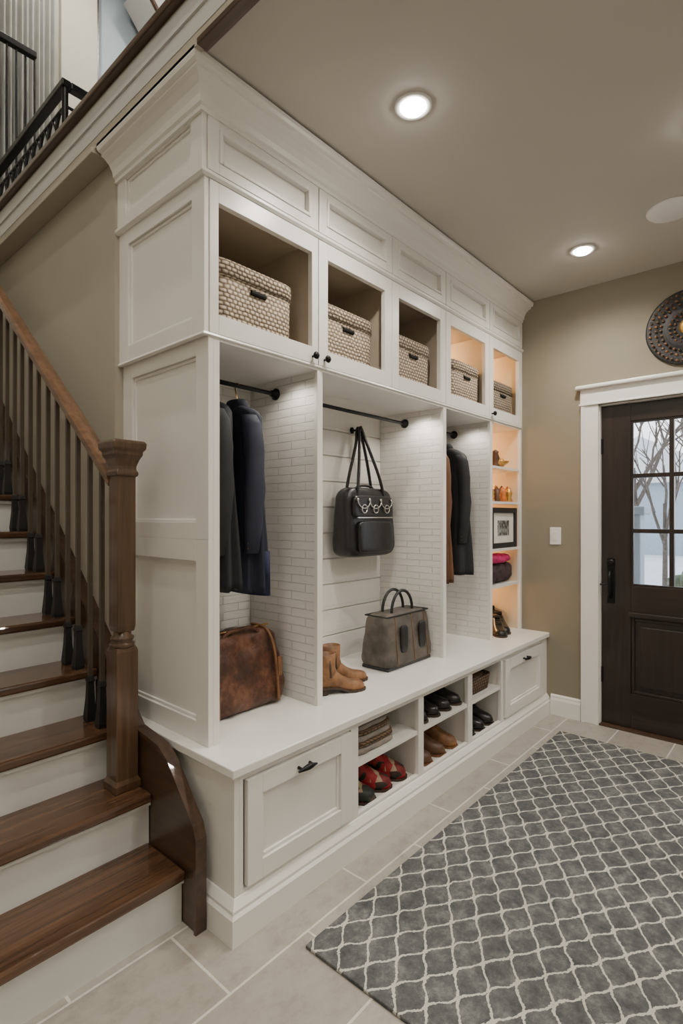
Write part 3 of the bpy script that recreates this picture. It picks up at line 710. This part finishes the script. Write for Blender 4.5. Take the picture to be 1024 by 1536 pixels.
# ------------------------------------------------------------ black handbag hanging
hb = empty('black_handbag')
hx, hy = 2.335, 1.885; z0 = 1.11; HW = .45; HD = .15; HH = .38
soft('bag_body', (hx, hy, z0+HH/2), (HW, HD, HH), 'blkleather', hb, 6, (.92, .62), .004, cuts=14)
soft('front_pocket', (hx+.0, hy-HD/2+.002, z0+.11), (HW*.66, .035, .17), 'blkleather', hb, 8, (1, .8), cuts=8)
soft('flap', (hx, hy-HD/2+.018, z0+.275), (HW*.80, .03, .12), 'blkleather', hb, 7, (.95, 1), cuts=8)
box('zip_line', hx-.16, hx+.16, hy-HD/2-.010, hy-HD/2+.004, z0+.212, z0+.218, 'steel', hb, .001)
def arc(cx_, y, z, w, h, n=12): return [(cx_+w*math.cos(math.pi*i/n), y, z+h*math.sin(math.pi*i/n)) for i in range(n+1)]
for dx in (-.10, .0, .10):
    tube('hardware_chain', arc(hx+dx, hy-HD/2-.004, z0+.31, .052, -.045), .0032, 'steel', hb)
    tube('hardware_ring', [(hx+dx+.022*math.cos(q*math.pi/8), hy-HD/2-.006, z0+.262+.022*math.sin(q*math.pi/8)) for q in range(16)], .0028, 'steel', hb, cyc=True)
for dx in (-.15, -.05, .05, .15): lathe('stud', [(.01, 0), (.008, -.008), (.001, -.01)], (hx+dx, hy-HD/2+.004, z0+.31), 'steel', hb, 12, 'y')
for yy in (hy-.045, hy+.04):
    ym = 1.925+(yy-hy)*.2
    tube('shoulder_strap', [(hx-.12, yy, z0+.30), (hx-.11, yy, z0+.39), (hx-.035, hy+.02+(yy-hy)*.3, z0+.62), (hx-.012, ym, z0+.71), (hx, ym, z0+.725), (hx+.012, ym, z0+.71), (hx+.035, hy+.02+(yy-hy)*.3, z0+.62), (hx+.11, yy, z0+.39), (hx+.12, yy, z0+.30)], .009, 'blkleather', hb, nurbs=True)
tube('top_handle', [(hx-.09, hy, z0+.36), (hx-.08, hy, z0+.385), (hx, hy, z0+.395), (hx+.08, hy, z0+.385), (hx+.09, hy, z0+.36)], .007, 'blkleather', hb, nurbs=True)
def hook(name, x, z, r=.11):
    e = empty(name)
    lathe('hook_plate', [(.018, 0), (.018, -.006), (.008, -.01)], (x, BK, z), 'black', e, 20, 'y')
    tube('hook_arm', [(x, BK-.004, z), (x, BK-r*.6, z-.004), (x, BK-r, z-.006), (x, BK-r-.008, z+.018)], .006, 'black', e, nurbs=True)
hook('coat_hook', hx, z0+.712, .062)
hook('coat_hook', 1.87, 1.39, .05)

# ------------------------------------------------------------ grey tote
tg = empty('grey_tote_bag'); tx, ty = 2.375, 1.69
soft('tote_body', (tx, ty, CT+.01+.135), (.44, .20, .27), 'greytote', tg, 9, (.88, .72), .004, cuts=12)
box('tote_base', tx-.20, tx+.20, ty-.085, ty+.085, CT, CT+.018, 'blkleather', tg, .004)
for s in (-1, 1):
    tube('tote_handle', [(tx-.095, ty+s*.03, CT+.26)]+arc(tx, ty+s*.03, CT+.28, -.095, .11)+[(tx+.095, ty+s*.03, CT+.26)], .008, 'blackm', tg)
yf = ty-.10
soft('tote_patch_l', (tx-.07, yf+.008, CT+.15), (.06, .016, .14), 'blackm', tg, 6, cuts=4)
soft('tote_patch_r', (tx+.10, yf+.008, CT+.15), (.06, .016, .14), 'blackm', tg, 6, cuts=4)
for dx in (-.135, .02, .15): tube('tote_seam', [(tx+dx, yf-.002, CT+.02), (tx+dx*.97, yf+.012, CT+.15), (tx+dx*.93, yf+.028, CT+.268)], .0022, 'tanstrap', tg, nurbs=True)
tube('tote_rim', [(tx-.19, ty-.070, CT+.272), (tx+.19, ty-.070, CT+.272), (tx+.19, ty+.070, CT+.272), (tx-.19, ty+.070, CT+.272)], .004, 'blackm', tg, cyc=True)

# ------------------------------------------------------------ tower items
tb = empty('decorative_bowl')
lathe('bowl', [(.02, 0), (.03, .006), (.07, .035), (.085, .05), (.08, .05), (.06, .03), (.001, .012)], (3.50, 1.65, SH[0]), 'gold', tb)
for i in range(5): soft('ornament_%d' % i, (3.45+.025*i, 1.64+.02*(i % 2), SH[0]+.055), (.045, .045, .045), 'orange' if i % 2 else 'gold', tb, 2, cuts=4)
tb = empty('carved_figurine')
lathe('figurine_body', [(.03, 0), (.032, .01), (.018, .03), (.03, .06), (.02, .09), (.024, .105), (.001, .12)], (3.37, 1.60, SH[0]), 'brownshoe', tb, 16)
tb = empty('trinket_figurines')
for i in range(8):
    x = 3.28+.046*i
    lathe('figurine_%d' % i, [(.022, 0), (.028, .01), (.016, .03), (.027, .06+.01*(i % 3)), (.016, .085+.01*(i % 2)), (.001, .105+.01*(i % 2))], (x, 1.59+.03*(i % 2), SH[1]), ['gold', 'orange', 'brownshoe'][i % 3], tb, 14)
pf = empty('picture_frame'); PX0, PX1, PZ0, PZ1, PY = 3.235, 3.628, SH[2], SH[2]+.27, 1.56
for n_, a in (('f_l', (PX0, PX0+.035, PZ0, PZ1)), ('f_r', (PX1-.035, PX1, PZ0, PZ1)), ('f_b', (PX0+.035, PX1-.035, PZ0, PZ0+.035)), ('f_t', (PX0+.035, PX1-.035, PZ1-.035, PZ1))):
    box(n_, a[0], a[1], PY, PY+.022, a[2], a[3], 'blackm', pf, .003)
box('mat', PX0+.035, PX1-.035, PY+.012, PY+.018, PZ0+.035, PZ1-.035, 'paper', pf); box('print', PX0+.11, PX1-.11, PY+.009, PY+.013, PZ0+.085, PZ1-.085, 'photo', pf)
kc = empty('knit_hats')
soft('hat_a', (3.31, 1.66, SH[3]+.07), (.17, .18, .14), 'darkcloth', kc, 2.6, nz=.01); soft('hat_b', (3.44, 1.66, SH[3]+.075), (.16, .18, .15), 'darkcloth', kc, 2.6, nz=.01)
soft('scarf_pink', (3.415, 1.65, SH[3]+.165), (.33, .17, .06), 'pink', kc, 3, nz=.016); soft('hat_c', (3.555, 1.66, SH[3]+.07), (.12, .18, .14), 'darkcloth', kc, 2.6, nz=.01)

# ------------------------------------------------------------ outside
box('ground_outside', 3.80, 30, -18, 14, -.25, -.12, 'snow')
def tree(x, y, h, seed, r0=.12):
    rnd = random.Random(seed); e = empty('bare_tree')
    def br(p, d, L, r, lv):
        q = p+d*L; m_ = (p+q)/2+Vector((rnd.uniform(-.05, .05),)*3)*L
        tube('branch', [(*p, 1), (*m_, .85), (*q, .65)], r, 'bark', e, res=1)
        if lv == 0: return
        for i in range(3 if lv > 1 else 4):
            a = rnd.uniform(0, 6.28); s = rnd.uniform(.35, .75)
            nd = (d+Vector((math.cos(a)*s, math.sin(a)*s, rnd.uniform(-.1, .4)))).normalized()
            br(p+d*L*rnd.uniform(.55, 1), nd, L*rnd.uniform(.55, .75), r*.55, lv-1)
    br(Vector((x, y, -.13)), Vector((0, 0, 1)), h, r0, 3)
tree(14, 3.2, 2.6, 1, .09); tree(14.5, .6, 2.8, 2, .09); tree(18, 2.0, 3.2, 4, .1); tree(13, -2.5, 2.4, 6, .09); tree(11, 2.0, 1.7, 9, .05)
for i, (x, y, s) in enumerate([(8, .95, .8), (9.2, -.2, .95)]):
    soft('evergreen_shrub', (x, y, -.13+s*.62), (s*1.1, s*1.1, s*1.3), 'leaf', None, 2, (.75, .75), .25, cuts=16, nsc=2.2)
gh = empty('neighbor_garage')
box('garage_wall', 23, 27, 2.0, 8, -.12, 2.6, 'siding', gh)
extr('garage_roof', [(1.6, 2.6), (5.0, 4.4), (8.4, 2.6)], 22.7, 27.3, 'snow', gh)
gp = empty('porch_column'); box('column_shaft', 5.2, 5.36, 1.13, 1.29, -.1, 1.35, 'siding', gp, .01); box('column_base', 5.16, 5.40, 1.09, 1.33, -.12, .1, 'siding', gp, .01); box('column_top', 5.16, 5.40, 1.09, 1.33, 1.35, 1.42, 'siding', gp, .01)

# ------------------------------------------------------------ world + camera
w = bpy.data.worlds.new('World'); SC.world = w; w.use_nodes = True; nt = w.node_tree
bg = nt.nodes['Background']; tc = nt.nodes.new('ShaderNodeTexCoord'); sp = nt.nodes.new('ShaderNodeSeparateXYZ')
rp = nt.nodes.new('ShaderNodeValToRGB'); nt.links.new(tc.outputs['Generated'], sp.inputs[0]); nt.links.new(sp.outputs[2], rp.inputs[0])
rp.color_ramp.elements[0].color = (.90, .92, .95, 1); rp.color_ramp.elements[1].color = (.62, .74, .92, 1)
nt.links.new(rp.outputs[0], bg.inputs[0]); bg.inputs[1].default_value = 3.6

cam = bpy.data.cameras.new('Camera'); co_ = bpy.data.objects.new('Camera', cam); COL.objects.link(co_)
co_.location = (0, 0, 1.33); co_.rotation_euler = (math.radians(90), 0, -math.atan2(.75, .661))
cam.lens = 804/1536*36; cam.sensor_width = 36; cam.shift_y = 7/1536; cam.clip_start = .02
SC.camera = co_
